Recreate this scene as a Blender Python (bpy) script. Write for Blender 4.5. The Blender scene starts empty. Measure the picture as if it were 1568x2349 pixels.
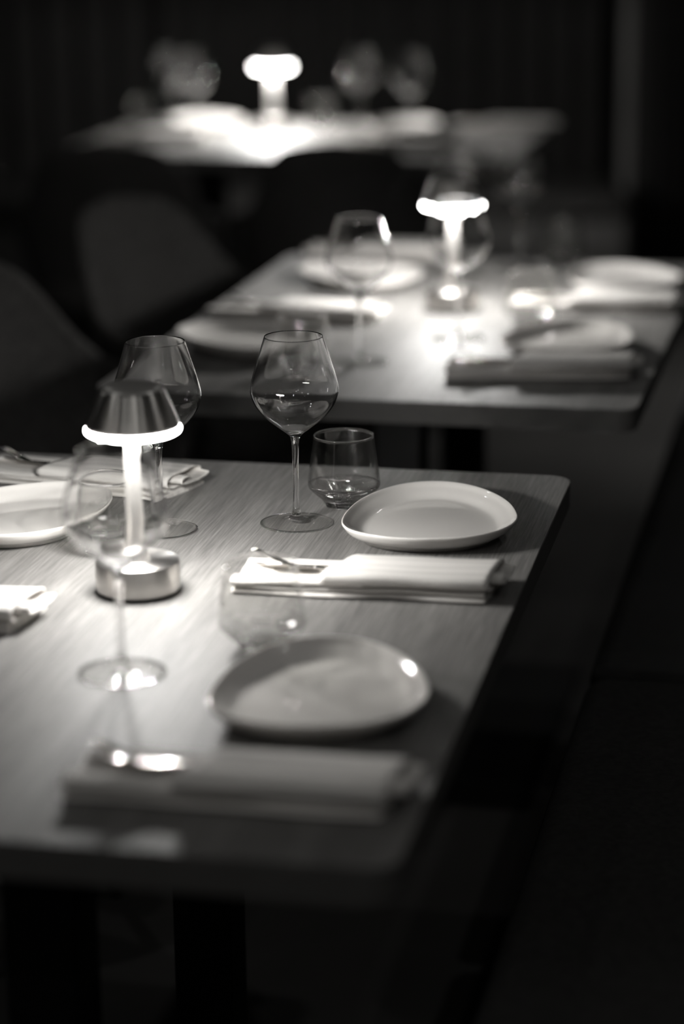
import bpy, bmesh, math, random
from math import sin, cos, pi, radians
from mathutils import Vector, Matrix, noise
random.seed(7)
SC = bpy.context.scene
COL = SC.collection

# ------------------------------------------------------------------ camera
TZ = 0.75                       # table top height
CAM_H = 1.54
PITCH, ROLL = 0.27531758, -0.01180162
cp, sp = cos(PITCH), sin(PITCH)
Fv = Vector((0, cp, -sp)); R0 = Vector((1, 0, 0)); U0 = Vector((0, sp, cp))
Rv = cos(ROLL) * R0 + sin(ROLL) * U0
Uv = -sin(ROLL) * R0 + cos(ROLL) * U0
cam_data = bpy.data.cameras.new('camera')
cam = bpy.data.objects.new('camera', cam_data); COL.objects.link(cam)
M = Matrix((Rv, Uv, -Fv)).transposed().to_4x4(); M.translation = Vector((0, 0, CAM_H))
cam.matrix_world = M
cam_data.sensor_fit = 'VERTICAL'; cam_data.sensor_height = 36.0; cam_data.sensor_width = 24.0
cam_data.lens = 5427.56 / 2349 * 36.0
cam_data.clip_start = 0.05
cam_data.dof.use_dof = True
cam_data.dof.focus_distance = 2.83
cam_data.dof.aperture_fstop = 1.55
cam_data.dof.aperture_blades = 0
SC.camera = cam

# ------------------------------------------------------------------ world, exposure
W = bpy.data.worlds.new('world'); SC.world = W; W.use_nodes = True
W.node_tree.nodes['Background'].inputs[0].default_value = (1, .98, .95, 1)
W.node_tree.nodes['Background'].inputs[1].default_value = 0.0008
SC.view_settings.view_transform = 'Standard'
SC.view_settings.look = 'None'
SC.view_settings.exposure = 0.0
SC.view_settings.gamma = 1.0
SC.view_settings.use_curve_mapping = False
cy = SC.cycles
cy.max_bounces = 16; cy.transmission_bounces = 14; cy.glossy_bounces = 6; cy.diffuse_bounces = 4
cy.transparent_max_bounces = 16
cy.caustics_reflective = True; cy.caustics_refractive = True
cy.sample_clamp_indirect = 60.0; cy.blur_glossy = 0.3
cy.use_denoising = True
cy.use_adaptive_sampling = False

LAMP_DISC = 40.0                # radiance of a table lamp's diffuser
LAMP_LED = 1.08                 # watts of each of the eight LEDs round its rim
CEIL = 95.0                     # radiance of an added ceiling fill light

# ------------------------------------------------------------------ materials
def node_mat(name):
    m = bpy.data.materials.new(name); m.use_nodes = True
    nt = m.node_tree; b = nt.nodes['Principled BSDF']
    return m, nt, b
def grey(v): return (v, v * .97, v * .93, 1)
def simple(name, v, rough=.5, metal=0.0, spec=.5, noise_scale=0, noise_amt=0, bump=0, bump_scale=200):
    m, nt, b = node_mat(name)
    b.inputs['Base Color'].default_value = grey(v); b.inputs['Roughness'].default_value = rough
    b.inputs['Metallic'].default_value = metal; b.inputs['Specular IOR Level'].default_value = spec
    tc = nt.nodes.new('ShaderNodeTexCoord')
    if noise_scale:
        n = nt.nodes.new('ShaderNodeTexNoise'); n.inputs['Scale'].default_value = noise_scale
        n.inputs['Detail'].default_value = 4
        nt.links.new(tc.outputs['Object'], n.inputs['Vector'])
        r = nt.nodes.new('ShaderNodeValToRGB')
        r.color_ramp.elements[0].color = grey(max(0, v - noise_amt)); r.color_ramp.elements[1].color = grey(v + noise_amt)
        r.color_ramp.elements[0].position = .3; r.color_ramp.elements[1].position = .7
        nt.links.new(n.outputs['Fac'], r.inputs['Fac']); nt.links.new(r.outputs['Color'], b.inputs['Base Color'])
    if bump:
        n = nt.nodes.new('ShaderNodeTexNoise'); n.inputs['Scale'].default_value = bump_scale
        n.inputs['Detail'].default_value = 3
        nt.links.new(tc.outputs['Object'], n.inputs['Vector'])
        bp = nt.nodes.new('ShaderNodeBump'); bp.inputs['Strength'].default_value = bump; bp.inputs['Distance'].default_value = .002
        nt.links.new(n.outputs['Fac'], bp.inputs['Height']); nt.links.new(bp.outputs['Normal'], b.inputs['Normal'])
    return m

def wood_mat():
    m, nt, b = node_mat('oak_veneer')
    tc = nt.nodes.new('ShaderNodeTexCoord')
    mp = nt.nodes.new('ShaderNodeMapping'); mp.inputs['Scale'].default_value = (380, 11, 20)
    nt.links.new(tc.outputs['Object'], mp.inputs['Vector'])
    n1 = nt.nodes.new('ShaderNodeTexNoise'); n1.inputs['Scale'].default_value = 1; n1.inputs['Detail'].default_value = 4
    n1.inputs['Roughness'].default_value = .65
    nt.links.new(mp.outputs['Vector'], n1.inputs['Vector'])
    mp2 = nt.nodes.new('ShaderNodeMapping'); mp2.inputs['Scale'].default_value = (26, 1.4, 3)
    nt.links.new(tc.outputs['Object'], mp2.inputs['Vector'])
    n2 = nt.nodes.new('ShaderNodeTexNoise'); n2.inputs['Scale'].default_value = 1; n2.inputs['Detail'].default_value = 3
    nt.links.new(mp2.outputs['Vector'], n2.inputs['Vector'])
    mx = nt.nodes.new('ShaderNodeMix'); mx.data_type = 'FLOAT'; mx.inputs[0].default_value = .35
    nt.links.new(n1.outputs['Fac'], mx.inputs[2]); nt.links.new(n2.outputs['Fac'], mx.inputs[3])
    r = nt.nodes.new('ShaderNodeValToRGB')
    r.color_ramp.elements[0].position = .36; r.color_ramp.elements[0].color = grey(.08)
    r.color_ramp.elements[1].position = .64; r.color_ramp.elements[1].color = grey(.20)
    nt.links.new(mx.outputs[0], r.inputs['Fac']); nt.links.new(r.outputs['Color'], b.inputs['Base Color'])
    b.inputs['Roughness'].default_value = .60; b.inputs['Specular IOR Level'].default_value = .45
    b.inputs['Sheen Weight'].default_value = .85; b.inputs['Sheen Roughness'].default_value = .45
    bp = nt.nodes.new('ShaderNodeBump'); bp.inputs['Strength'].default_value = .25; bp.inputs['Distance'].default_value = .0004
    nt.links.new(n1.outputs['Fac'], bp.inputs['Height']); nt.links.new(bp.outputs['Normal'], b.inputs['Normal'])
    nt.links.new(r.outputs['Color'], b.inputs['Sheen Tint'])
    return m

def glass_mat(name, f0, expo, solid):
    m, nt, b = node_mat(name)
    nt.nodes.clear()
    N, L = nt.nodes.new, nt.links.new
    out = N('ShaderNodeOutputMaterial')
    tr = N('ShaderNodeBsdfTransparent'); tr.inputs[0].default_value = (.985, .985, .98, 1)
    gl = N('ShaderNodeBsdfGlossy'); gl.inputs['Roughness'].default_value = 0.0
    # Schlick reflectance, the same from both sides of a thin wall
    lw = N('ShaderNodeLayerWeight'); lw.inputs['Blend'].default_value = .5
    pw = N('ShaderNodeMath'); pw.operation = 'POWER'; L(lw.outputs['Facing'], pw.inputs[0]); pw.inputs[1].default_value = expo
    fr = N('ShaderNodeMapRange'); L(pw.outputs[0], fr.inputs[0]); fr.inputs[3].default_value = f0; fr.inputs[4].default_value = 1.0
    m1 = N('ShaderNodeMixShader'); L(fr.outputs[0], m1.inputs[0]); L(tr.outputs[0], m1.inputs[1]); L(gl.outputs[0], m1.inputs[2])
    m2 = N('ShaderNodeMixShader'); m2.inputs[0].default_value = solid; L(m1.outputs[0], m2.inputs[1])
    rg = N('ShaderNodeBsdfGlass'); rg.inputs['IOR'].default_value = 1.5; rg.inputs['Roughness'].default_value = 0.0
    L(rg.outputs[0], m2.inputs[2])
    L(m2.outputs[0], out.inputs[0])
    return m

def brushed_mat(name, v, rough, aniso, rot=0.0):
    m, nt, b = node_mat(name)
    b.inputs['Metallic'].default_value = 1; b.inputs['Roughness'].default_value = rough
    b.inputs['Anisotropic'].default_value = aniso; b.inputs['Anisotropic Rotation'].default_value = rot
    tg = nt.nodes.new('ShaderNodeTangent'); tg.direction_type = 'RADIAL'; tg.axis = 'Z'
    nt.links.new(tg.outputs['Tangent'], b.inputs['Tangent'])
    tc = nt.nodes.new('ShaderNodeTexCoord')
    mp = nt.nodes.new('ShaderNodeMapping'); mp.inputs['Scale'].default_value = (8, 8, 900)
    nt.links.new(tc.outputs['Object'], mp.inputs['Vector'])
    n = nt.nodes.new('ShaderNodeTexNoise'); n.inputs['Scale'].default_value = 1; n.inputs['Detail'].default_value = 2
    nt.links.new(mp.outputs['Vector'], n.inputs['Vector'])
    r = nt.nodes.new('ShaderNodeValToRGB')
    r.color_ramp.elements[0].color = grey(v * .9); r.color_ramp.elements[1].color = grey(min(1, v * 1.08))
    nt.links.new(n.outputs['Fac'], r.inputs['Fac']); nt.links.new(r.outputs['Color'], b.inputs['Base Color'])
    return m

def emit_mat(name, L):
    m = bpy.data.materials.new(name); m.use_nodes = True; nt = m.node_tree
    nt.nodes.clear(); o = nt.nodes.new('ShaderNodeOutputMaterial'); e = nt.nodes.new('ShaderNodeEmission')
    e.inputs[0].default_value = (1, .99, .965, 1); e.inputs[1].default_value = L
    nt.links.new(e.outputs[0], o.inputs[0]); return m

def linen_mat():
    m, nt, b = node_mat('linen')
    tc = nt.nodes.new('ShaderNodeTexCoord')
    # woven stripes that run along the napkin
    mp = nt.nodes.new('ShaderNodeMapping'); mp.inputs['Scale'].default_value = (3, 130, 90)
    nt.links.new(tc.outputs['Object'], mp.inputs['Vector'])
    n = nt.nodes.new('ShaderNodeTexNoise'); n.inputs['Scale'].default_value = 1; n.inputs['Detail'].default_value = 1
    nt.links.new(mp.outputs['Vector'], n.inputs['Vector'])
    r = nt.nodes.new('ShaderNodeValToRGB')
    r.color_ramp.elements[0].position = .38; r.color_ramp.elements[0].color = grey(.66)
    r.color_ramp.elements[1].position = .62; r.color_ramp.elements[1].color = grey(.82)
    nt.links.new(n.outputs['Fac'], r.inputs['Fac']); nt.links.new(r.outputs['Color'], b.inputs['Base Color'])
    b.inputs['Roughness'].default_value = .95; b.inputs['Specular IOR Level'].default_value = .15
    w1 = nt.nodes.new('ShaderNodeTexWave'); w1.inputs['Scale'].default_value = 300; w1.bands_direction = 'X'
    w2 = nt.nodes.new('ShaderNodeTexWave'); w2.inputs['Scale'].default_value = 300; w2.bands_direction = 'Y'
    for w in (w1, w2):
        w.inputs['Distortion'].default_value = 1.5; nt.links.new(tc.outputs['Object'], w.inputs['Vector'])
    a = nt.nodes.new('ShaderNodeMath'); nt.links.new(w1.outputs['Fac'], a.inputs[0]); nt.links.new(w2.outputs['Fac'], a.inputs[1])
    bp = nt.nodes.new('ShaderNodeBump'); bp.inputs['Strength'].default_value = .25; bp.inputs['Distance'].default_value = .0004
    nt.links.new(a.outputs[0], bp.inputs['Height']); nt.links.new(bp.outputs['Normal'], b.inputs['Normal'])
    return m

WOOD = wood_mat()
GLASS = glass_mat('thin_clear_glass', .04, 5, 1)
WALLG = glass_mat('thin_tumbler_wall', .05, 4, 0)
FOOTG = glass_mat('clear_glass_foot', .04, 7, 0)
SOLIDG = glass_mat('solid_clear_glass', .04, 4, .5)
PORC = simple('glazed_porcelain', .80, rough=.07, spec=.5, noise_scale=9, noise_amt=.012)
LINEN = linen_mat()
STEEL = simple('polished_steel', .62, rough=.12, metal=1, noise_scale=60, noise_amt=.03)
SHADE = brushed_mat('brushed_aluminium_shade', .92, .40, 1.0, .25)
BASEM = brushed_mat('brushed_aluminium_base', .55, .36, .7, .25)
POLEM = simple('satin_aluminium_pole', .78, rough=.30, metal=.85, noise_scale=50, noise_amt=.02)
CAPM = simple('satin_cap', .62, rough=.38, metal=.55, noise_scale=50, noise_amt=.03)
RUBBER = simple('black_rubber', .02, rough=.8, noise_scale=80, noise_amt=.005)
BLACKM = simple('black_powder_coat', .012, rough=.55, noise_scale=90, noise_amt=.004, bump=.2, bump_scale=900)
FABRIC = simple('grey_wool_upholstery', .055, rough=.95, spec=.1, noise_scale=90, noise_amt=.02, bump=.5, bump_scale=700)
DARKFAB = simple('black_leather_upholstery', .016, rough=.6, spec=.2, noise_scale=60, noise_amt=.004, bump=.2, bump_scale=250)
CUSHM = simple('charcoal_seat_fabric', .035, rough=.95, spec=.1, noise_scale=120, noise_amt=.008, bump=.4, bump_scale=600)
CURT = simple('black_velvet_curtain', .024, rough=.9, spec=.15, noise_scale=50, noise_amt=.006)
WALLM = simple('charcoal_plaster', .02, rough=.85, noise_scale=8, noise_amt=.004, bump=.2, bump_scale=60)
PILLM = simple('grey_painted_post', .16, rough=.7, noise_scale=12, noise_amt=.02)
FLOORM = simple('grey_concrete_floor', .10, rough=.55, spec=.35, noise_scale=2.2, noise_amt=.025, bump=.15, bump_scale=30)
EDGEM = simple('dark_table_edge', .11, rough=.6, spec=.3, noise_scale=40, noise_amt=.006)
BENCHF = simple('walnut_bench_front', .12, rough=.6, noise_scale=14, noise_amt=.015)
GLOW = emit_mat('lit_diffuser', LAMP_DISC)
CEILGLOW = emit_mat('fill_downlight_glow', CEIL)

# ------------------------------------------------------------------ object helpers
def mesh_obj(name, verts, faces, mat, parent=None, smooth=True, loc=(0, 0, 0), autosharp=None):
    me = bpy.data.meshes.new(name); me.from_pydata([tuple(v) for v in verts], [], faces)
    me.validate(); me.update()
    bm = bmesh.new(); bm.from_mesh(me); bmesh.ops.recalc_face_normals(bm, faces=bm.faces)
    if autosharp is not None:
        for e in bm.edges:
            if len(e.link_faces) == 2 and e.calc_face_angle(0) > autosharp: e.smooth = False
    bm.to_mesh(me); bm.free()
    me.materials.append(mat)
    for p in me.polygons: p.use_smooth = smooth
    o = bpy.data.objects.new(name, me); COL.objects.link(o)
    o.location = loc
    if parent: o.parent = parent
    return o

def bm_obj(name, bm, mat, parent=None, smooth=False, autosharp=None):
    bmesh.ops.recalc_face_normals(bm, faces=bm.faces)
    if autosharp is not None:
        for e in bm.edges:
            if len(e.link_faces) == 2 and e.calc_face_angle(0) > autosharp: e.smooth = False
    me = bpy.data.meshes.new(name); bm.to_mesh(me); bm.free(); me.materials.append(mat)
    for p in me.polygons: p.use_smooth = smooth
    o = bpy.data.objects.new(name, me); COL.objects.link(o)
    if parent: o.parent = parent
    return o

def tag(o, label, cat, group=None):
    o['label'] = label; o['category'] = cat
    if group: o['group'] = group
    return o

def empty(name, loc=(0, 0, 0), rz=0):
    o = bpy.data.objects.new(name, None); COL.objects.link(o)
    o.location = loc; o.rotation_euler = (0, 0, rz); o.empty_display_size = .05
    return o

def dup(root, loc, rz, label, group=None):
    r = root.copy(); COL.objects.link(r); r.location = loc; r.rotation_euler = (0, 0, rz)
    r['label'] = label
    if group: r['group'] = group
    for ch in list(root.children):
        c = ch.copy(); COL.objects.link(c); c.parent = r
        for g in list(ch.children):
            d = g.copy(); COL.objects.link(d); d.parent = c
    return r

class Maker:
    """first call moves the original, later calls copy it"""
    def __init__(self, root): self.root = root; self.used = False
    def put(self, loc, rz, label, group=None):
        if not self.used:
            self.used = True; o = self.root
            o.location = loc; o.rotation_euler = (0, 0, rz); o['label'] = label
            if group: o['group'] = group
            return o
        return dup(self.root, loc, rz, label, group)

def lathe(name, prof, mat, parent=None, n=72, smooth=True, autosharp=None, fac=None):
    """prof: (r, z) list; r == 0 makes a pole point"""
    verts, faces, rings = [], [], []
    for r, z in prof:
        if r <= 1e-7:
            rings.append([len(verts)]); verts.append((0, 0, z))
        else:
            ring = []
            for k in range(n):
                a = 2 * pi * k / n
                rr = r * (fac(a, z) if fac else 1)
                ring.append(len(verts)); verts.append((rr * cos(a), rr * sin(a), z))
            rings.append(ring)
    for a, b in zip(rings[:-1], rings[1:]):
        if len(a) == 1 and len(b) == 1: continue
        for k in range(n):
            k2 = (k + 1) % n
            if len(a) == 1: faces.append((a[0], b[k2], b[k]))
            elif len(b) == 1: faces.append((a[k2], b[0], a[k]))
            else: faces.append((a[k2], b[k2], b[k], a[k]))
    me = bpy.data.meshes.new(name); me.from_pydata(verts, [], faces); me.update()
    me.materials.append(mat)
    for p in me.polygons: p.use_smooth = smooth
    if autosharp is not None:
        bm = bmesh.new(); bm.from_mesh(me)
        for e in bm.edges:
            if len(e.link_faces) == 2 and e.calc_face_angle(0) > autosharp: e.smooth = False
        bm.to_mesh(me); bm.free()
    o = bpy.data.objects.new(name, me); COL.objects.link(o)
    if parent: o.parent = parent
    return o

def catmull(pts, sub=6):
    """smooth open polyline through pts"""
    out = []
    n = len(pts)
    for i in range(n - 1):
        p0 = pts[max(i - 1, 0)]; p1 = pts[i]; p2 = pts[i + 1]; p3 = pts[min(i + 2, n - 1)]
        for k in range(sub):
            t = k / sub; t2 = t * t; t3 = t2 * t
            out.append(tuple(.5 * ((2 * p1[j]) + (-p0[j] + p2[j]) * t + (2 * p0[j] - 5 * p1[j] + 4 * p2[j] - p3[j]) * t2
                                   + (-p0[j] + 3 * p1[j] - 3 * p2[j] + p3[j]) * t3) for j in range(len(p1))))
    out.append(tuple(pts[-1])); return out

def box_bm(bm, x0, x1, y0, y1, z0, z1, bev=0, seg=2):
    vs = [bm.verts.new(p) for p in ((x0, y0, z0), (x1, y0, z0), (x1, y1, z0), (x0, y1, z0), (x0, y0, z1), (x1, y0, z1), (x1, y1, z1), (x0, y1, z1))]
    fs = [bm.faces.new([vs[i] for i in q]) for q in ((3, 2, 1, 0), (4, 5, 6, 7), (0, 1, 5, 4), (1, 2, 6, 5), (2, 3, 7, 6), (3, 0, 4, 7))]
    if bev:
        es = list({e for f in fs for e in f.edges})
        bmesh.ops.bevel(bm, geom=es, offset=bev, segments=seg, profile=.5, affect='EDGES')
    return bm

def box(name, x0, x1, y0, y1, z0, z1, mat, parent=None, bev=0, seg=2, smooth=False):
    bm = bmesh.new(); box_bm(bm, x0, x1, y0, y1, z0, z1, bev, seg)
    return bm_obj(name, bm, mat, parent, smooth=smooth, autosharp=radians(40) if smooth else None)

# ------------------------------------------------------------------ the room
def struct(o): o['kind'] = 'structure'; return o
XL, XR, YB, YF, ZC = -2.6, 2.4, -1.2, 8.45, 2.9
struct(box('floor', XL - .1, XR + .1, YB - .1, YF + .1, -.1, 0, FLOORM))
struct(box('ceiling', XL - .1, XR + .1, YB - .1, YF + .1, ZC, ZC + .1, WALLM))
struct(box('wall_back', XL - .1, XR + .1, YF, YF + .1, 0, ZC, WALLM))
struct(box('wall_front', XL - .1, XR + .1, YB - .1, YB, 0, ZC, WALLM))
struct(box('wall_left', XL - .1, XL, YB, YF, 0, ZC, WALLM))
struct(box('wall_right', XR, XR + .1, YB, YF, 0, ZC, WALLM))
struct(box('trim_1', .955, .985, 7.98, 8.06, 0, ZC, PILLM, bev=.004))

# curtains: two heavy drapes along the back, one beyond the post
def curtain(name, x0, x1, y, label, seed, amp=.035, period=.115):
    n = int((x1 - x0) / .012); verts = []; faces = []
    rnd = random.Random(seed); ph = rnd.random() * 6
    zs = [0.02, .5, 1.1, 1.8, 2.86]
    for j, z in enumerate(zs):
        for i in range(n + 1):
            x = x0 + (x1 - x0) * i / n
            u = x / period * 2 * pi + ph + 1.3 * sin(x * 5.1 + seed) + .12 * j
            verts.append((x, y + amp * (.72 * sin(u) + .28 * sin(2.1 * u + 1)) * (.75 + .08 * (4 - j)), z))
    for j in range(len(zs) - 1):
        for i in range(n):
            a = j * (n + 1) + i; faces.append((a, a + 1, a + n + 2, a + n + 1))
    o = mesh_obj(name, verts, faces, CURT)
    s = o.modifiers.new('solid', 'SOLIDIFY'); s.thickness = .004
    return tag(o, label, 'curtain', 'black curtains at the back')
curtain('curtain', -2.5, -.62, 8.3, 'black pleated curtain hanging at the far left behind the farthest table', 1)
curtain('curtain', -.6, .93, 8.3, 'black pleated curtain hanging behind the lamp of the farthest table', 2)
curtain('curtain', 1.0, 2.35, 8.3, 'black curtain hanging right of the pale vertical post', 4)
box_o = box('curtain_rail', -2.55, 2.36, 8.27, 8.33, 2.862, 2.898, BLACKM)
tag(box_o, 'black curtain rail fixed under the ceiling above the back curtains', 'rail')

# unseen ceiling downlights, added for ambient light and streaks on the lamp shades
def make_fill_downlight():
    r = empty('fill_downlight'); tag(r, 'x', 'fill light')
    lathe('trim_ring', [(.043, 0), (.043, -.006), (.05, -.011), (.06, -.008), (.06, 0), (.043, 0)], BLACKM, r, n=32)
    lathe('diffuser', [(0, -.004), (.043, -.004)], CEILGLOW, r, n=32)
    return r
def aisle_fill_spot(root):            # unseen spot, added to brighten the floor at the far right
    L = bpy.data.lights.new('fill_spot', 'SPOT'); L.energy = 48; L.spot_size = radians(50); L.spot_blend = 1; L.shadow_soft_size = .04
    L.color = (1, .985, .96)
    o = bpy.data.objects.new('fill_spot', L); COL.objects.link(o); o.parent = root; o.location = (0, 0, -.02)
DL = Maker(make_fill_downlight())
for x, y, t in ((-1.1, .4, 'added ceiling fill light behind the viewer on the left'),
                (.55, .15, 'added ceiling fill light behind the viewer on the right'),
                (-1.5, 2.6, 'added ceiling fill light left of the nearest table'),
                (1.35, 2.9, 'added ceiling fill light over the bench'),
                (-1.6, 5.2, 'added ceiling fill light over the left chairs'),
                (-.3, -.35, 'added ceiling fill light behind the viewer, middle of the back row'),
                (-.75, -.75, 'added ceiling fill light in the far corner behind the viewer'),
                (1.3, .5, 'added ceiling fill light behind the viewer near the right wall'),
                (-1.9, .9, 'added ceiling fill light behind the viewer near the left wall'),
                (.1, .9, 'added ceiling fill light nearest above the viewer'),
                (1.4, 5.9, 'added ceiling fill light over the aisle right of the middle table')):
    DL.put((x, y, ZC), 0, t, 'added ceiling fill lights')
aisle_fill_spot(DL.put((1.2, 6.45, ZC), 0, 'added ceiling spot brightening the floor of the far right aisle', 'added ceiling fill lights'))

# ------------------------------------------------------------------ tables
TW, TL, TT = .82, 1.24, .034
def make_table():
    r = empty('dining_table'); tag(r, 'x', 'table')
    rad = .028; pts = []
    for cx, cy_, a0 in ((TW/2-rad, TL/2-rad, 0), (-TW/2+rad, TL/2-rad, pi/2), (-TW/2+rad, -TL/2+rad, pi), (TW/2-rad, -TL/2+rad, 3*pi/2)):
        for k in range(9):
            a = a0 + k / 8 * pi / 2; pts.append((cx + rad * cos(a), cy_ + rad * sin(a)))
    for nm, z0, z1, mt, bv in (('tabletop', -.0035, 0, WOOD, .0012), ('edge_band', -TT, -.0035, EDGEM, .0018)):
        bm = bmesh.new()
        lo = [bm.verts.new((x, y, z0)) for x, y in pts]; hi = [bm.verts.new((x, y, z1)) for x, y in pts]
        bm.faces.new(hi); bm.faces.new(lo[::-1]); n = len(pts)
        for i in range(n): bm.faces.new((lo[i], lo[(i+1) % n], hi[(i+1) % n], hi[i]))
        zt = z1 if nm == 'tabletop' else z0
        es = [e for e in bm.edges if abs(e.verts[0].co.z - zt) < 1e-6 and abs(e.verts[1].co.z - zt) < 1e-6]
        bmesh.ops.bevel(bm, geom=es, offset=bv, segments=2, profile=.5, affect='EDGES')
        bm_obj(nm, bm, mt, r, smooth=False)
    for s in (-1, 1):
        po = box('post', -.037, .037, s*.29-.037, s*.29+.037, -TZ + .012, -TT - .006, BLACKM, r, bev=.003)
        box('mounting_plate', -.16, .16, s*.29-.07, s*.29+.07, -TT - .006, -TT, BLACKM, po)
    box('base_plate', -.22, .22, -.35, .35, -TZ, -TZ + .012, BLACKM, r, bev=.003)
    return r
TB = Maker(make_table())
Y1, Y2 = radians(-12.07), radians(-13.0)
def tb(cx, cy_, yaw):
    return lambda u, v, z=0: Vector((cx + u*cos(yaw) - v*sin(yaw), cy_ + u*sin(yaw) + v*cos(yaw), TZ + z))
T1C, T2C, T3C = (-.2325, 2.433), (.164, 4.012), (-.075, 6.63)
TB.put((*T1C, TZ), Y1, 'nearest oak-topped table on two black posts, its front edge blurred')
TB.put((*T2C, TZ), Y2, 'middle oak-topped table on two black posts, behind the nearest one')
TB.put((*T3C, TZ), radians(-13 + 90), 'farthest table, blurred, set crosswise before the curtain')

# ------------------------------------------------------------------ lamps
def make_lamp(power=1.0):
    r = empty('table_lamp'); tag(r, 'x', 'lamp')
    bs = lathe('base', [(0, .003), (.0445, .003), (.0462, .0045), (.0465, .006), (.0465, .034), (.0458, .0355), (.0445, .0362), (.012, .0362), (0, .0362)],
          BASEM, r, n=96, autosharp=radians(35))
    lathe('base_pad', [(0, 0), (.0445, 0), (.0445, .003), (0, .003)], RUBBER, bs, n=64, smooth=False)
    lathe('pole', [(.0145, .0362), (.0140, .037), (.0122, .045), (.0112, .06), (.0105, .09), (.0100, .12), (.0098, .15), (.0098, .181)], POLEM, r, n=48)
    # round-edged opal ring that shows under the rim of the shade
    prof = [(.0098, .1800), (.046, .1796), (.0498, .1800), (.0518, .1815), (.0526, .1836), (.0520, .1858), (.0505, .1872), (.0490, .1876)]
    lathe('diffuser', prof, GLOW, r, n=96)
    # shade: outer cone and inner wall
    sh = lathe('shade', [(.0488, .1876), (.0508, .1874), (.0506, .190), (.0365, .2262), (.0358, .2270), (.0340, .2277), (.033, .2268), (.0350, .2255), (.0488, .1900), (.0488, .1876)],
          SHADE, r, n=96, autosharp=radians(50))
    lathe('shade_cap', [(.0340, .2270), (.0325, .2290), (.0300, .2312), (.0250, .2330), (.015, .2343), (0, .2347)], CAPM, sh, n=72)
    L = bpy.data.lights.new('led', 'POINT'); L.energy = LAMP_LED * power; L.shadow_soft_size = .003; L.color = (1, .985, .96)
    for k in range(6):
        a = 2 * pi * (k + .5) / 6
        lo = bpy.data.objects.new('led', L); COL.objects.link(lo); lo.parent = r
        lo.location = (.040 * cos(a), .040 * sin(a), .1765)
    return r
LP = Maker(make_lamp())
LP.put((-.225, 2.487, TZ), 0, 'lit brushed metal lamp with cone shade, in sharp view on the nearest table', 'table lamps')
LP = Maker(make_lamp(1.25))
LP.put((.198, 4.097, TZ), .4, 'lit lamp seen through a wine glass on the middle table', 'table lamps')
LP = Maker(make_lamp(3.0))                       # this one is turned up
LP.put((-.182, 6.80, TZ), .8, 'blurred lit lamp in the middle of the farthest table', 'table lamps')

# ------------------------------------------------------------------ wine glasses
def make_wine():
    r = empty('wine_glass'); tag(r, 'x', 'wine glass')
    outer = catmull([(.0062, .1085), (.0110, .1130), (.0210, .1205), (.0350, .1320), (.0465, .1460), (.0518, .1585), (.0527, .1680),
                     (.0500, .1810), (.0455, .1960), (.0405, .2120), (.0362, .2260), (.0349, .2300)], 4)
    inner = []                                   # inner wall: the outer one moved in by about a millimetre
    for q in range(len(outer) - 1, 0, -1):
        (r0, z0), (r1, z1) = outer[q - 1], outer[min(q + 1, len(outer) - 1)]
        l = math.hypot(r1 - r0, z1 - z0); r_, z_ = outer[q]
        th = .0009 + .0007 * max(0, (.150 - z_) / .03)
        rn, zn = r_ - th * (z1 - z0) / l, z_ + th * (r1 - r0) / l
        if rn < .0125: break
        inner.append((rn, zn))
    inner += [(.0085, inner[-1][1] - .0016), (.0045, inner[-1][1] - .0024), (0, inner[-1][1] - .0026)]
    bowl = outer + [(.0348, .2304), (.0344, .2304)] + inner
    lathe('bowl', bowl, GLASS, r, n=96)
    stem = catmull([(.0062, .1085), (.0048, .1020), (.0042, .0940), (.0036, .0750), (.0035, .0500), (.0040, .0300), (.0048, .0180), (.0062, .0115), (.0095, .0072)], 4)[::-1]
    lathe('stem', stem, GLASS, r, n=48)
    foot = [(0, .0006), (.020, .0005), (.0380, .0003), (.0432, .0004), (.0442, .0010), (.0438, .0017)] + catmull([(.0430, .0019), (.0330, .0024), (.0220, .0033), (.0140, .0050), (.0095, .0072)], 4)
    ft = lathe('foot', foot, FOOTG, r, n=96)
    ft.data.materials.append(GLASS)              # the thicker rolled rim of the foot
    for p in ft.data.polygons:
        if math.hypot(p.center.x, p.center.y) > .0418 or math.hypot(p.center.x, p.center.y) < .011: p.material_index = 1
    return r
WG = Maker(make_wine())
for x, y, t in ((-.055, 2.749, 'sharp empty wine glass between the nearest lamp and the sharp tumbler'),
                (-.220, 2.217, 'blurred wine glass standing in front of the nearest lamp'),
                (-.217, 2.728, 'empty wine glass behind the shade of the nearest lamp'),
                (.031, 3.663, 'wine glass at the front left of the middle table, the plate showing through its bowl'),
                (.195, 3.839, 'wine glass standing in front of the lamp on the middle table'),
                (.346, 4.508, 'wine glass at the back right of the middle table, rightmost of its glasses'),
                (.225, 4.44, 'wine glass behind the shade of the middle table lamp'),
                (-.477, 6.89, 'leftmost wine glass on the farthest table'),
                (-.405, 6.77, 'wine glass on the farthest table overlapping the leftmost one'),
                (.064, 6.768, 'wine glass just right of the lamp on the farthest table'),
                (.203, 6.66, 'rightmost wine glass on the farthest table')):
    WG.put((x, y, TZ), random.random() * 6, t, 'wine glasses on the tables')

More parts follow.
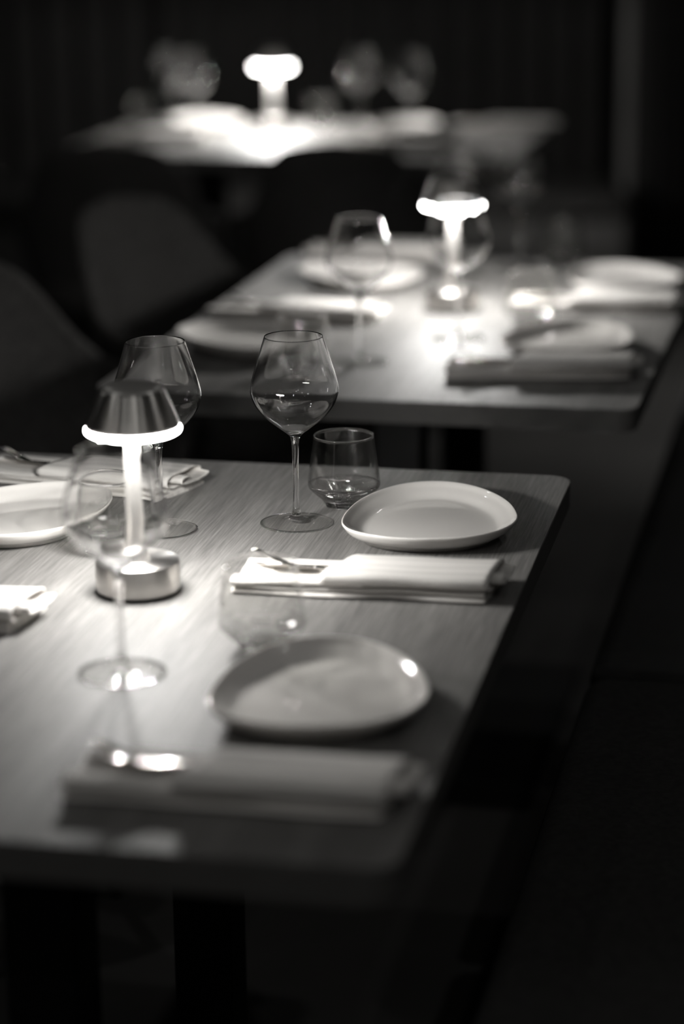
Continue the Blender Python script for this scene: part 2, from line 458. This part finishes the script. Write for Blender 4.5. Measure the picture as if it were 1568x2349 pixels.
# ------------------------------------------------------------------ tumblers
def make_tumbler():
    r = empty('water_tumbler'); tag(r, 'x', 'tumbler')
    def facet(a, z):  # ten flat cut facets near the foot
        k = max(0, min(1, (.0215 - z) / .010)) if z > .001 else 1
        t = (a % (2*pi/10)) - pi/10
        return 1 + k * (cos(pi/10) / cos(t) - 1) * .9
    wall = catmull([(.0448, .0265), (.0446, .0330), (.0427, .0480), (.0405, .0640), (.0384, .0790), (.0371, .0880)], 4)
    wall_in = catmull([(.0357, .0880), (.0371, .0780), (.0392, .0635), (.0412, .0480), (.0424, .0340), (.0416, .0265)], 4)
    wl = lathe('wall', wall + [(.0372, .0888), (.0369, .0896), (.0364, .0900), (.0358, .0896), (.0356, .0888)] + wall_in, WALLG, r, n=80)
    wl.data.materials.append(GLASS)              # solid rolled lip and the thick lower wall
    for p in wl.data.polygons:
        if p.center.z > .0868 or p.center.z < .0275: p.material_index = 1

    bott = [(0, .0020), (.017, .0018), (.0215, .0006), (.0235, .0002), (.0250, .0010), (.0265, .0050), (.0325, .0120), (.0400, .0190), (.0437, .0235), (.0448, .0265)]
    bin_ = catmull([(.0416, .0265), (.0385, .0205), (.0310, .0158), (.0180, .0132), (0, .0122)], 4)
    lathe('base', bott, SOLIDG, r, n=80, fac=facet)
    lathe('inner_base', bin_, SOLIDG, r, n=80)
    return r
TG = Maker(make_tumbler())
for x, y, t in ((.003, 2.829, 'sharp empty tumbler between wine glass and plate at the back of the nearest table'),
                (-.083, 2.291, 'blurred tumbler in front of the folded napkin, touching the near plate in view'),
                (-.275, 2.640, 'tumbler behind the nearest lamp, seen through a wine glass'),
                (.323, 3.952, 'tumbler on the middle table just right of the lamp'),
                (.428, 4.527, 'tumbler at the back of the middle table left of the back right plate'),
                (-.058, 3.600, 'tumbler on the middle table in front of its left plates, behind the sharp wine glass'),
                (-.557, 6.870, 'tumbler at the left end of the farthest table'),
                (-.048, 6.830, 'tumbler right behind the lamp on the farthest table')):
    TG.put((x, y, TZ), random.random() * 6, t, 'tumblers on the tables')

# ------------------------------------------------------------------ plates (rounded egg shape)
PO = [(-.1035, -.0485), (-.0979, -.0094), (-.0830, .0405), (-.0590, .0835), (-.0296, .1150), (-.0009, .1270), (.0290, .1250), (.0570, .1064),
      (.0820, .0698), (.0985, .0224), (.1035, -.0281), (.1000, -.0560), (.0880, -.0810), (.0680, -.1045), (.0400, -.1200), (.0031, -.1240),
      (-.0270, -.1235), (-.0600, -.1130), (-.0860, -.0950), (-.1000, -.0740)]
def plate_outline(n):
    m = len(PO); out = []
    cum = catmull([PO[-2], PO[-1]] + PO + [PO[0], PO[1], PO[2]], 8)[16:16 + m*8]
    # resample by angle for a clean radial grid
    pol = sorted((math.atan2(y, x), math.hypot(x, y)) for x, y in cum)
    res = []
    for k in range(n):
        a = -pi + 2*pi*(k+.5)/n
        for i in range(len(pol)):
            a0, r0 = pol[i-1]; a1, r1 = pol[i]
            if i == 0: a0 -= 2*pi
            if a0 <= a <= a1:
                res.append(r0 + (r1-r0)*(a-a0)/max(1e-9, a1-a0)); break
        else:
            res.append(pol[0][1])
    for _ in range(3): res = [(res[i-1] + 2*res[i] + res[(i+1) % n])/4 for i in range(n)]
    return [(-pi + 2*pi*(k+.5)/n, res[k]) for k in range(n)]
def make_plate():
    n = 96; ol = plate_outline(n)
    # scale of the outline, inward offset (m), height
    top = [(0, 0, .0085), (.35, 0, .0085), (.62, 0, .0086), (.74, 0, .0092), (.80, 0, .0110), (.87, 0, .0160), (.93, 0, .0202), (.965, 0, .0236), (.985, 0, .0252)]
    lip = [(.995, 0, .0258), (1.002, 0, .0252), (1.003, 0, .0238)]
    bot = [(.985, 0, .0205), (.950, 0, .0150), (.890, 0, .0095), (.815, 0, .0055), (.775, 0, .0042), (.765, 0, .0004), (.745, 0, .0), (.73, 0, .0030), (.35, 0, .0035), (0, 0, .0035)]
    verts, faces, rings = [], [], []
    for s, _, z in catmull(top, 3) + lip + catmull(bot[:5], 3) + bot[5:]:
        if s <= 1e-6: rings.append([len(verts)]); verts.append((0, 0, z)); continue
        ring = []
        for a, rr in ol:
            ring.append(len(verts)); verts.append((rr*s*cos(a), rr*s*sin(a), z))
        rings.append(ring)
    for a, b in zip(rings[:-1], rings[1:]):
        for k in range(n):
            k2 = (k+1) % n
            if len(a) == 1: faces.append((a[0], b[k], b[k2]))
            elif len(b) == 1: faces.append((a[k], b[0], a[k2]))
            else: faces.append((a[k], b[k], b[k2], a[k2]))
    o = mesh_obj('plate', verts, faces, PORC, None, smooth=True)
    tag(o, 'x', 'plate'); return o
PL = Maker(make_plate())
for x, y, rz, t in ((.103, 2.716, 0, 'sharp white rounded plate at the back right of the nearest table'),
                    (-.025, 2.123, .03, 'large blurred white plate at the front right of the nearest table'),
                    (-.388, 2.752, -.55, 'white plate at the left of the nearest table, cut by the picture edge'),
                    (.370, 3.750, -.25, 'white plate at the front right of the middle table, above the dark napkin'),
                    (.515, 4.295, .2, 'white plate at the back right of the middle table'),
                    (-.155, 3.785, 1.0, 'white plate at the front left corner of the middle table'),
                    (.032, 4.355, .9, 'white plate at the back left of the middle table, seen through a wine glass'),
                    (-.390, 6.95, .3, 'blurred plate left of the lamp on the farthest table'),
                    (.190, 6.78, -.2, 'blurred plate right of the lamp on the farthest table')):
    PL.put((x, y, TZ), rz, t, 'white rounded plates')

# ------------------------------------------------------------------ napkins
NLEN = .285
def tube_layer(bm, u0, u1, cv, a, b, z0, wav, seed, nu=30, nr=24, pw=.55):
    """flattened, rounded fold of cloth lying along u"""
    rnd = random.Random(seed); p1, p2, p3 = rnd.random()*6, rnd.random()*6, rnd.random()*6
    rings = []
    for i in range(nu + 1):
        t = i / nu; u = u0 + (u1 - u0) * t
        zz = z0 + wav * (sin(u*38 + p1)*.6 + sin(u*71 + p2)*.4) * (1 - .6*t)
        cc = cv + .0015 * sin(u*30 + p3)
        aa = a * (1 + .03*sin(u*45 + p2))
        ring = []
        for k in range(nr):
            th = 2*pi*k/nr; c, s = cos(th), sin(th)
            v = cc + aa * math.copysign(abs(c)**.75, c)
            z = zz + b * math.copysign(abs(s)**pw, s)
            ring.append(bm.verts.new((u + .006 * (v / .04) * (1 if i == nu else .0), v, max(z, .0002))))
        rings.append(ring)
    for r0, r1 in zip(rings[:-1], rings[1:]):
        for k in range(nr): bm.faces.new((r0[k], r0[(k+1) % nr], r1[(k+1) % nr], r1[k]))
    bm.faces.new(rings[0][::-1]); bm.faces.new(rings[-1])

def make_napkin(seed, mat=LINEN):
    rnd = random.Random(seed)
    bm = bmesh.new()
    tube_layer(bm, 0, NLEN, 0, .0445, .0032, .0034, 0.0003, seed)
    tube_layer(bm, .002, NLEN - .001, .001, .0430, .0030, .0092, .0014, seed + 1)
    tube_layer(bm, -.001, .150, -.0285, .0145, .0040, .0148, .0016, seed + 2, pw=.7)
    tube_layer(bm, .004, .150, .0315, .0115, .0036, .0150, .0010, seed + 3, pw=.7)
    root = bm_obj('napkin', bm, mat, None, smooth=True, autosharp=radians(60))
    tag(root, 'x', 'napkin')
    # the cuff: a sheet wound round the cutlery, its coil showing at the right end
    A, B = .0455, .0098
    pl = []
    turns = 1.62; N = 84
    for i in range(N + 1):
        t = i / N; th = -1.5*pi + 2*pi*turns*(t) + .35
        sh = .55 + .45 * min(1, t * 1.3)          # inner winding smaller
        c, s = cos(th), sin(th)
        v = A * sh * math.copysign(abs(c)**.8, c)
        z = B * (.42 + .58 * min(1, t*1.3)) * math.copysign(abs(s)**.75, s)
        pl.append((v, z))
    nu = 26; verts = []; faces = []
    z_mid = .0128 + B
    p1, p2 = rnd.random()*6, rnd.random()*6
    for j in range(nu + 1):
        tt = j / nu
        for i, (v, z) in enumerate(pl):
            u0 = .118 + .020 * (v / A) ; u1 = NLEN + .003 + .005 * (v / A) + (.012 if i < N*.42 else 0)
            if i < N*.42: u0 = .205
            u = u0 + (u1 - u0) * tt
            zz = z
            if z > 0:
                zz = z * (1 - .16*math.exp(-((v + .006)/.014)**2) * (1 - .3*tt) + .05*sin(u*42 + p1) + .06*sin(v*120 + u*20 + p2))
            if v < -A*.55 and z < 0: zz = z * 1.15
            verts.append((u, v + .0012*sin(u*55 + p2), z_mid + zz))
    n1 = len(pl)
    for j in range(nu):
        for i in range(n1 - 1):
            a = j*n1 + i; faces.append((a, a+1, a+n1+1, a+n1))
    cf = mesh_obj('cuff', verts, faces, mat, root, smooth=True)
    s = cf.modifiers.new('solid', 'SOLIDIFY'); s.thickness = .0016; s.offset = 0
    return root
NK = [Maker(make_napkin(3)), Maker(make_napkin(11)), Maker(make_napkin(23))]

# ------------------------------------------------------------------ cutlery
def bar(bm, pts, nr=10):
    """pts: (x, y, z, half_width, half_thickness) along the piece, lens section"""
    pts = catmull(pts, 5); rings = []
    for x, y, z, w, h in pts:
        rings.append([bm.verts.new((x, y + w*cos(2*pi*k/nr), z + h*sin(2*pi*k/nr))) for k in range(nr)])
    for a, b in zip(rings[:-1], rings[1:]):
        for k in range(nr): bm.faces.new((a[k], a[(k+1) % nr], b[(k+1) % nr], b[k]))
    bm.faces.new(rings[0][::-1]); bm.faces.new(rings[-1])
def make_fork():   # head towards -x, origin at the neck
    r = empty('fork'); tag(r, 'x', 'fork')
    bm = bmesh.new()
    bar(bm, [(.002, 0, .006, .0032, .0018), (.02, 0, .0055, .0026, .0020), (.05, 0, .0045, .0030, .0018), (.09, 0, .0035, .0042, .0015), (.122, 0, .0030, .0056, .0014), (.130, 0, .003, .0030, .0012)])
    bm_obj('handle', bm, STEEL, r, smooth=True)
    bm = bmesh.new()
    bar(bm, [(.004, 0, .006, .0030, .0018), (-.006, 0, .0050, .0050, .0016), (-.016, 0, .0036, .0098, .0013), (-.026, 0, .0036, .0118, .0012), (-.034, 0, .0046, .0118, .0011)])
    for k in range(4):
        y = (k - 1.5) * .0062
        bar(bm, [(-.032, y, .0044, .0021, .0010), (-.050, y*.98, .0078, .0018, .0009), (-.064, y*.95, .0112, .0014, .0008), (-.071, y*.93, .0122, .0006, .0004)], 6)
    bm_obj('head', bm, STEEL, r, smooth=True)
    return r
def make_knife():
    r = empty('knife'); tag(r, 'x', 'knife')
    bm = bmesh.new()
    bar(bm, [(0, 0, .0035, .0035, .0026), (.01, 0, .0035, .0045, .0030), (.05, 0, .0036, .0058, .0030), (.09, 0, .0036, .0066, .0030), (.112, 0, .0036, .0064, .0028), (.118, 0, .0036, .003, .0018)])
    bm_obj('handle', bm, STEEL, r, smooth=True)
    bm = bmesh.new()
    bar(bm, [(.002, 0, .0035, .0034, .0022), (-.012, -.0005, .0035, .0085, .0012), (-.045, -.001, .0035, .0100, .0010), (-.075, 0, .0035, .0088, .0009), (-.092, .003, .0035, .0050, .0008), (-.100, .006, .0035, .0012, .0006)])
    bm_obj('blade', bm, STEEL, r, smooth=True)
    return r
FK, KN = Maker(make_fork()), Maker(make_knife())

def setting(idx, x, y, deg, where, group='rolled napkins holding cutlery', flip=False):
    a = radians(deg)
    root = NK[idx]
    root.put((x, y, TZ), a, where, group)
    def P(u, v, z): return (x + u*cos(a) - v*sin(a), y + u*sin(a) + v*cos(a), TZ + z)
    return P, a
def cutlery(P, a, where):
    f = FK.put(P(.083, -.006, .0175), a, 'steel fork in ' + where, 'forks in the napkins'); f.rotation_euler = (radians(-14), radians(7), a - .16)
    k = KN.put(P(.113, .0135, .0155), a, 'steel knife in ' + where, 'knives in the napkins'); k.rotation_euler = (radians(-12), 0, a - .02)

for idx, x, y, d, lab, cl in (
    (0, -.115, 2.512, -9.8, 'pale linen napkin below the sharp plate, coiled end near the table edge', 'the napkin below the sharp plate'),
    (1, -.236, 1.935, -11.3, 'blurred linen napkin lying nearest the camera at the table front', 'the blurred napkin nearest the camera'),
    (2, -.464, 3.003, -22.0, 'linen napkin behind the left plate and nearest lamp', 'the napkin behind the left plate'),
    (0, -.612, 2.440, -12.0, 'brightly lit napkin end at the left picture edge', 'the napkin cut by the left picture edge'),
    (1, .163, 3.575, -4.0, 'napkin in shadow at the front right of the middle table', 'the shadowed napkin on the middle table'),
    (2, .305, 4.105, -8.0, 'napkin between the two right plates of the middle table', 'the napkin between the two right plates'),
    (0, -.215, 4.085, -18.0, 'napkin between the two left plates of the middle table', 'the napkin between the two left plates'),
    (1, -.060, 4.700, -11.0, 'napkin at the back left edge of the middle table', 'the napkin at the back of the middle table')):
    P, a = setting(idx, x, y, d, lab)
    cutlery(P, a, cl)
for idx, x, y, d, lab, cl in (
    (0, -.66, 6.62, 3, 'blurred napkin at the left end of the farthest table', 'the left napkin of the farthest table'),
    (1, .02, 6.42, -12, 'blurred napkin at the front of the farthest table', 'the front napkin of the farthest table'),
    (2, .33, 6.83, -14, 'blurred napkin at the right end of the farthest table', 'the right napkin of the farthest table')):
    P, a = setting(idx, x, y, d, lab); cutlery(P, a, cl)

# ------------------------------------------------------------------ armchairs
def make_chair():
    """faces +x; tall tongue back growing out of a low bucket"""
    r = empty('armchair'); tag(r, 'x', 'chair')
    nth, nz = 61, 14; verts = []; faces = []
    for i in range(nth):
        th = -1.0 + 2.0 * i / (nth - 1)            # -1 .. 1 round the bucket, 0 = middle of the back
        ang = th * radians(118)
        # rim height: tongue in the middle, arms outside
        tongue = 1 / (1 + math.exp((abs(th) - .40) / .040))
        arm = .655 - .035 * max(0, (abs(th) - .45)) / .55
        rim = arm + (.85 - .02*abs(th)/.4 - arm) * tongue
        if abs(th) > .93: rim -= (abs(th) - .93) * .9
        for j in range(nz):
            t = j / (nz - 1); z = .40 + (rim - .40) * t
            rx = .17 + .05 * t + .02 * tongue * t; ry = .205 + .065 * t**.8 - .02 * tongue * t
            verts.append((-rx * cos(ang) + .03 - .05*tongue*t*t, ry * sin(ang) * (1 if abs(ang) < pi/2 else 1), z))
    for i in range(nth - 1):
        for j in range(nz - 1):
            a = i*nz + j; faces.append((a, a + nz, a + nz + 1, a + 1))
    sh = mesh_obj('shell', verts, faces, FABRIC, r, smooth=True)
    s = sh.modifiers.new('solid', 'SOLIDIFY'); s.thickness = .034; s.offset = 0
    b = sh.modifiers.new('bev', 'SUBSURF'); b.levels = 1; b.render_levels = 1
    # seat cushion
    prof_n = 40; bm = bmesh.new(); rings = []
    for s_, z in ((.90, .385), (.98, .395), (1.0, .420), (1.0, .445), (.97, .468), (.90, .480), (.6, .488), (.2, .490)):
        ring = []
        for k in range(prof_n):
            a = 2*pi*k/prof_n; c, q = cos(a), sin(a)
            ring.append(bm.verts.new((.245*s_*math.copysign(abs(c)**.7, c) + .055, .225*s_*math.copysign(abs(q)**.7, q), z)))
        rings.append(ring)
    for a, b_ in zip(rings[:-1], rings[1:]):
        for k in range(prof_n): bm.faces.new((a[k], a[(k+1) % prof_n], b_[(k+1) % prof_n], b_[k]))
    bm.faces.new(rings[0][::-1]); bm.faces.new(rings[-1])
    bm_obj('seat', bm, FABRIC, r, smooth=True)
    for sx in (-1, 1):
        for sy in (-1, 1):
            bm = bmesh.new(); ra = []
            for t, rad in ((0, .009), (1, .014)):
                cx, cy_, z = sx*(.21 - .05*t) + .03, sy*(.20 - .05*t), .40*t
                ra.append([bm.verts.new((cx + rad*cos(2*pi*k/12), cy_ + rad*sin(2*pi*k/12), z)) for k in range(12)])
            for k in range(12): bm.faces.new((ra[0][k], ra[0][(k+1) % 12], ra[1][(k+1) % 12], ra[1][k]))
            bm.faces.new(ra[0][::-1]); bm.faces.new(ra[1])
            bm_obj('leg', bm, BLACKM, r, smooth=True)
    return r
CH = Maker(make_chair())
for x, y, d, t in ((-.265, 4.70, -37, 'grey upholstered armchair drawn up at the back left of the middle table'),
                   (-.50, 3.93, -37, 'grey upholstered armchair at the left picture edge beside the middle table'),
                   (-.55, 6.02, 84, 'black-looking armchair back in front of the farthest table, left one'),
                   (.02, 5.98, 84, 'black-looking armchair back in front of the farthest table, right one'),
                   (-.66, 3.28, -33, 'armchair at the left edge behind the nearest lamp, only its arm in view')):
    CH.put((x, y, 0), radians(d), t, 'upholstered armchairs')

# ------------------------------------------------------------------ benches
def make_side_bench():
    yaw = radians(-12.4)
    r = empty('side_bench', (.33, 3.03, 0), yaw)
    tag(r, 'long dark bench running along the right side of the tables', 'bench')
    # local y runs along the bench, local x away from the tables
    box('plinth', .06, .52, -2.6, 3.4, 0, .10, BLACKM, r)
    box('body', .015, .56, -2.65, 3.45, .10, .40, DARKFAB, r, bev=.01)
    box('backrest', .47, .57, -2.65, 3.45, .40, .95, DARKFAB, r, bev=.02, seg=3)
    box('seat_pad', .0, .468, .02, 3.44, .40, .45, DARKFAB, r, bev=.018, seg=4, smooth=True)
    box('seat_pad', .0, .468, -1.35, .0, .40, .455, CUSHM, r, bev=.03, seg=5, smooth=True)
    box('seat_pad', .0, .468, -2.64, -1.37, .40, .455, CUSHM, r, bev=.03, seg=5, smooth=True)
    return r
make_side_bench()
def make_back_bench():
    r = empty('back_bench', (-.6, 7.62, 0)); tag(r, 'low bench along the back curtain behind the farthest table', 'bench')
    box('plinth', -1.9, 1.50, .06, .55, 0, .08, BLACKM, r)
    box('front_panel', -1.95, 1.53, .03, .55, .08, .36, BENCHF, r, bev=.005)
    box('seat_pad', -1.95, 1.53, 0, .56, .36, .43, FABRIC, r, bev=.02, seg=4, smooth=True)
    return r
make_back_bench()
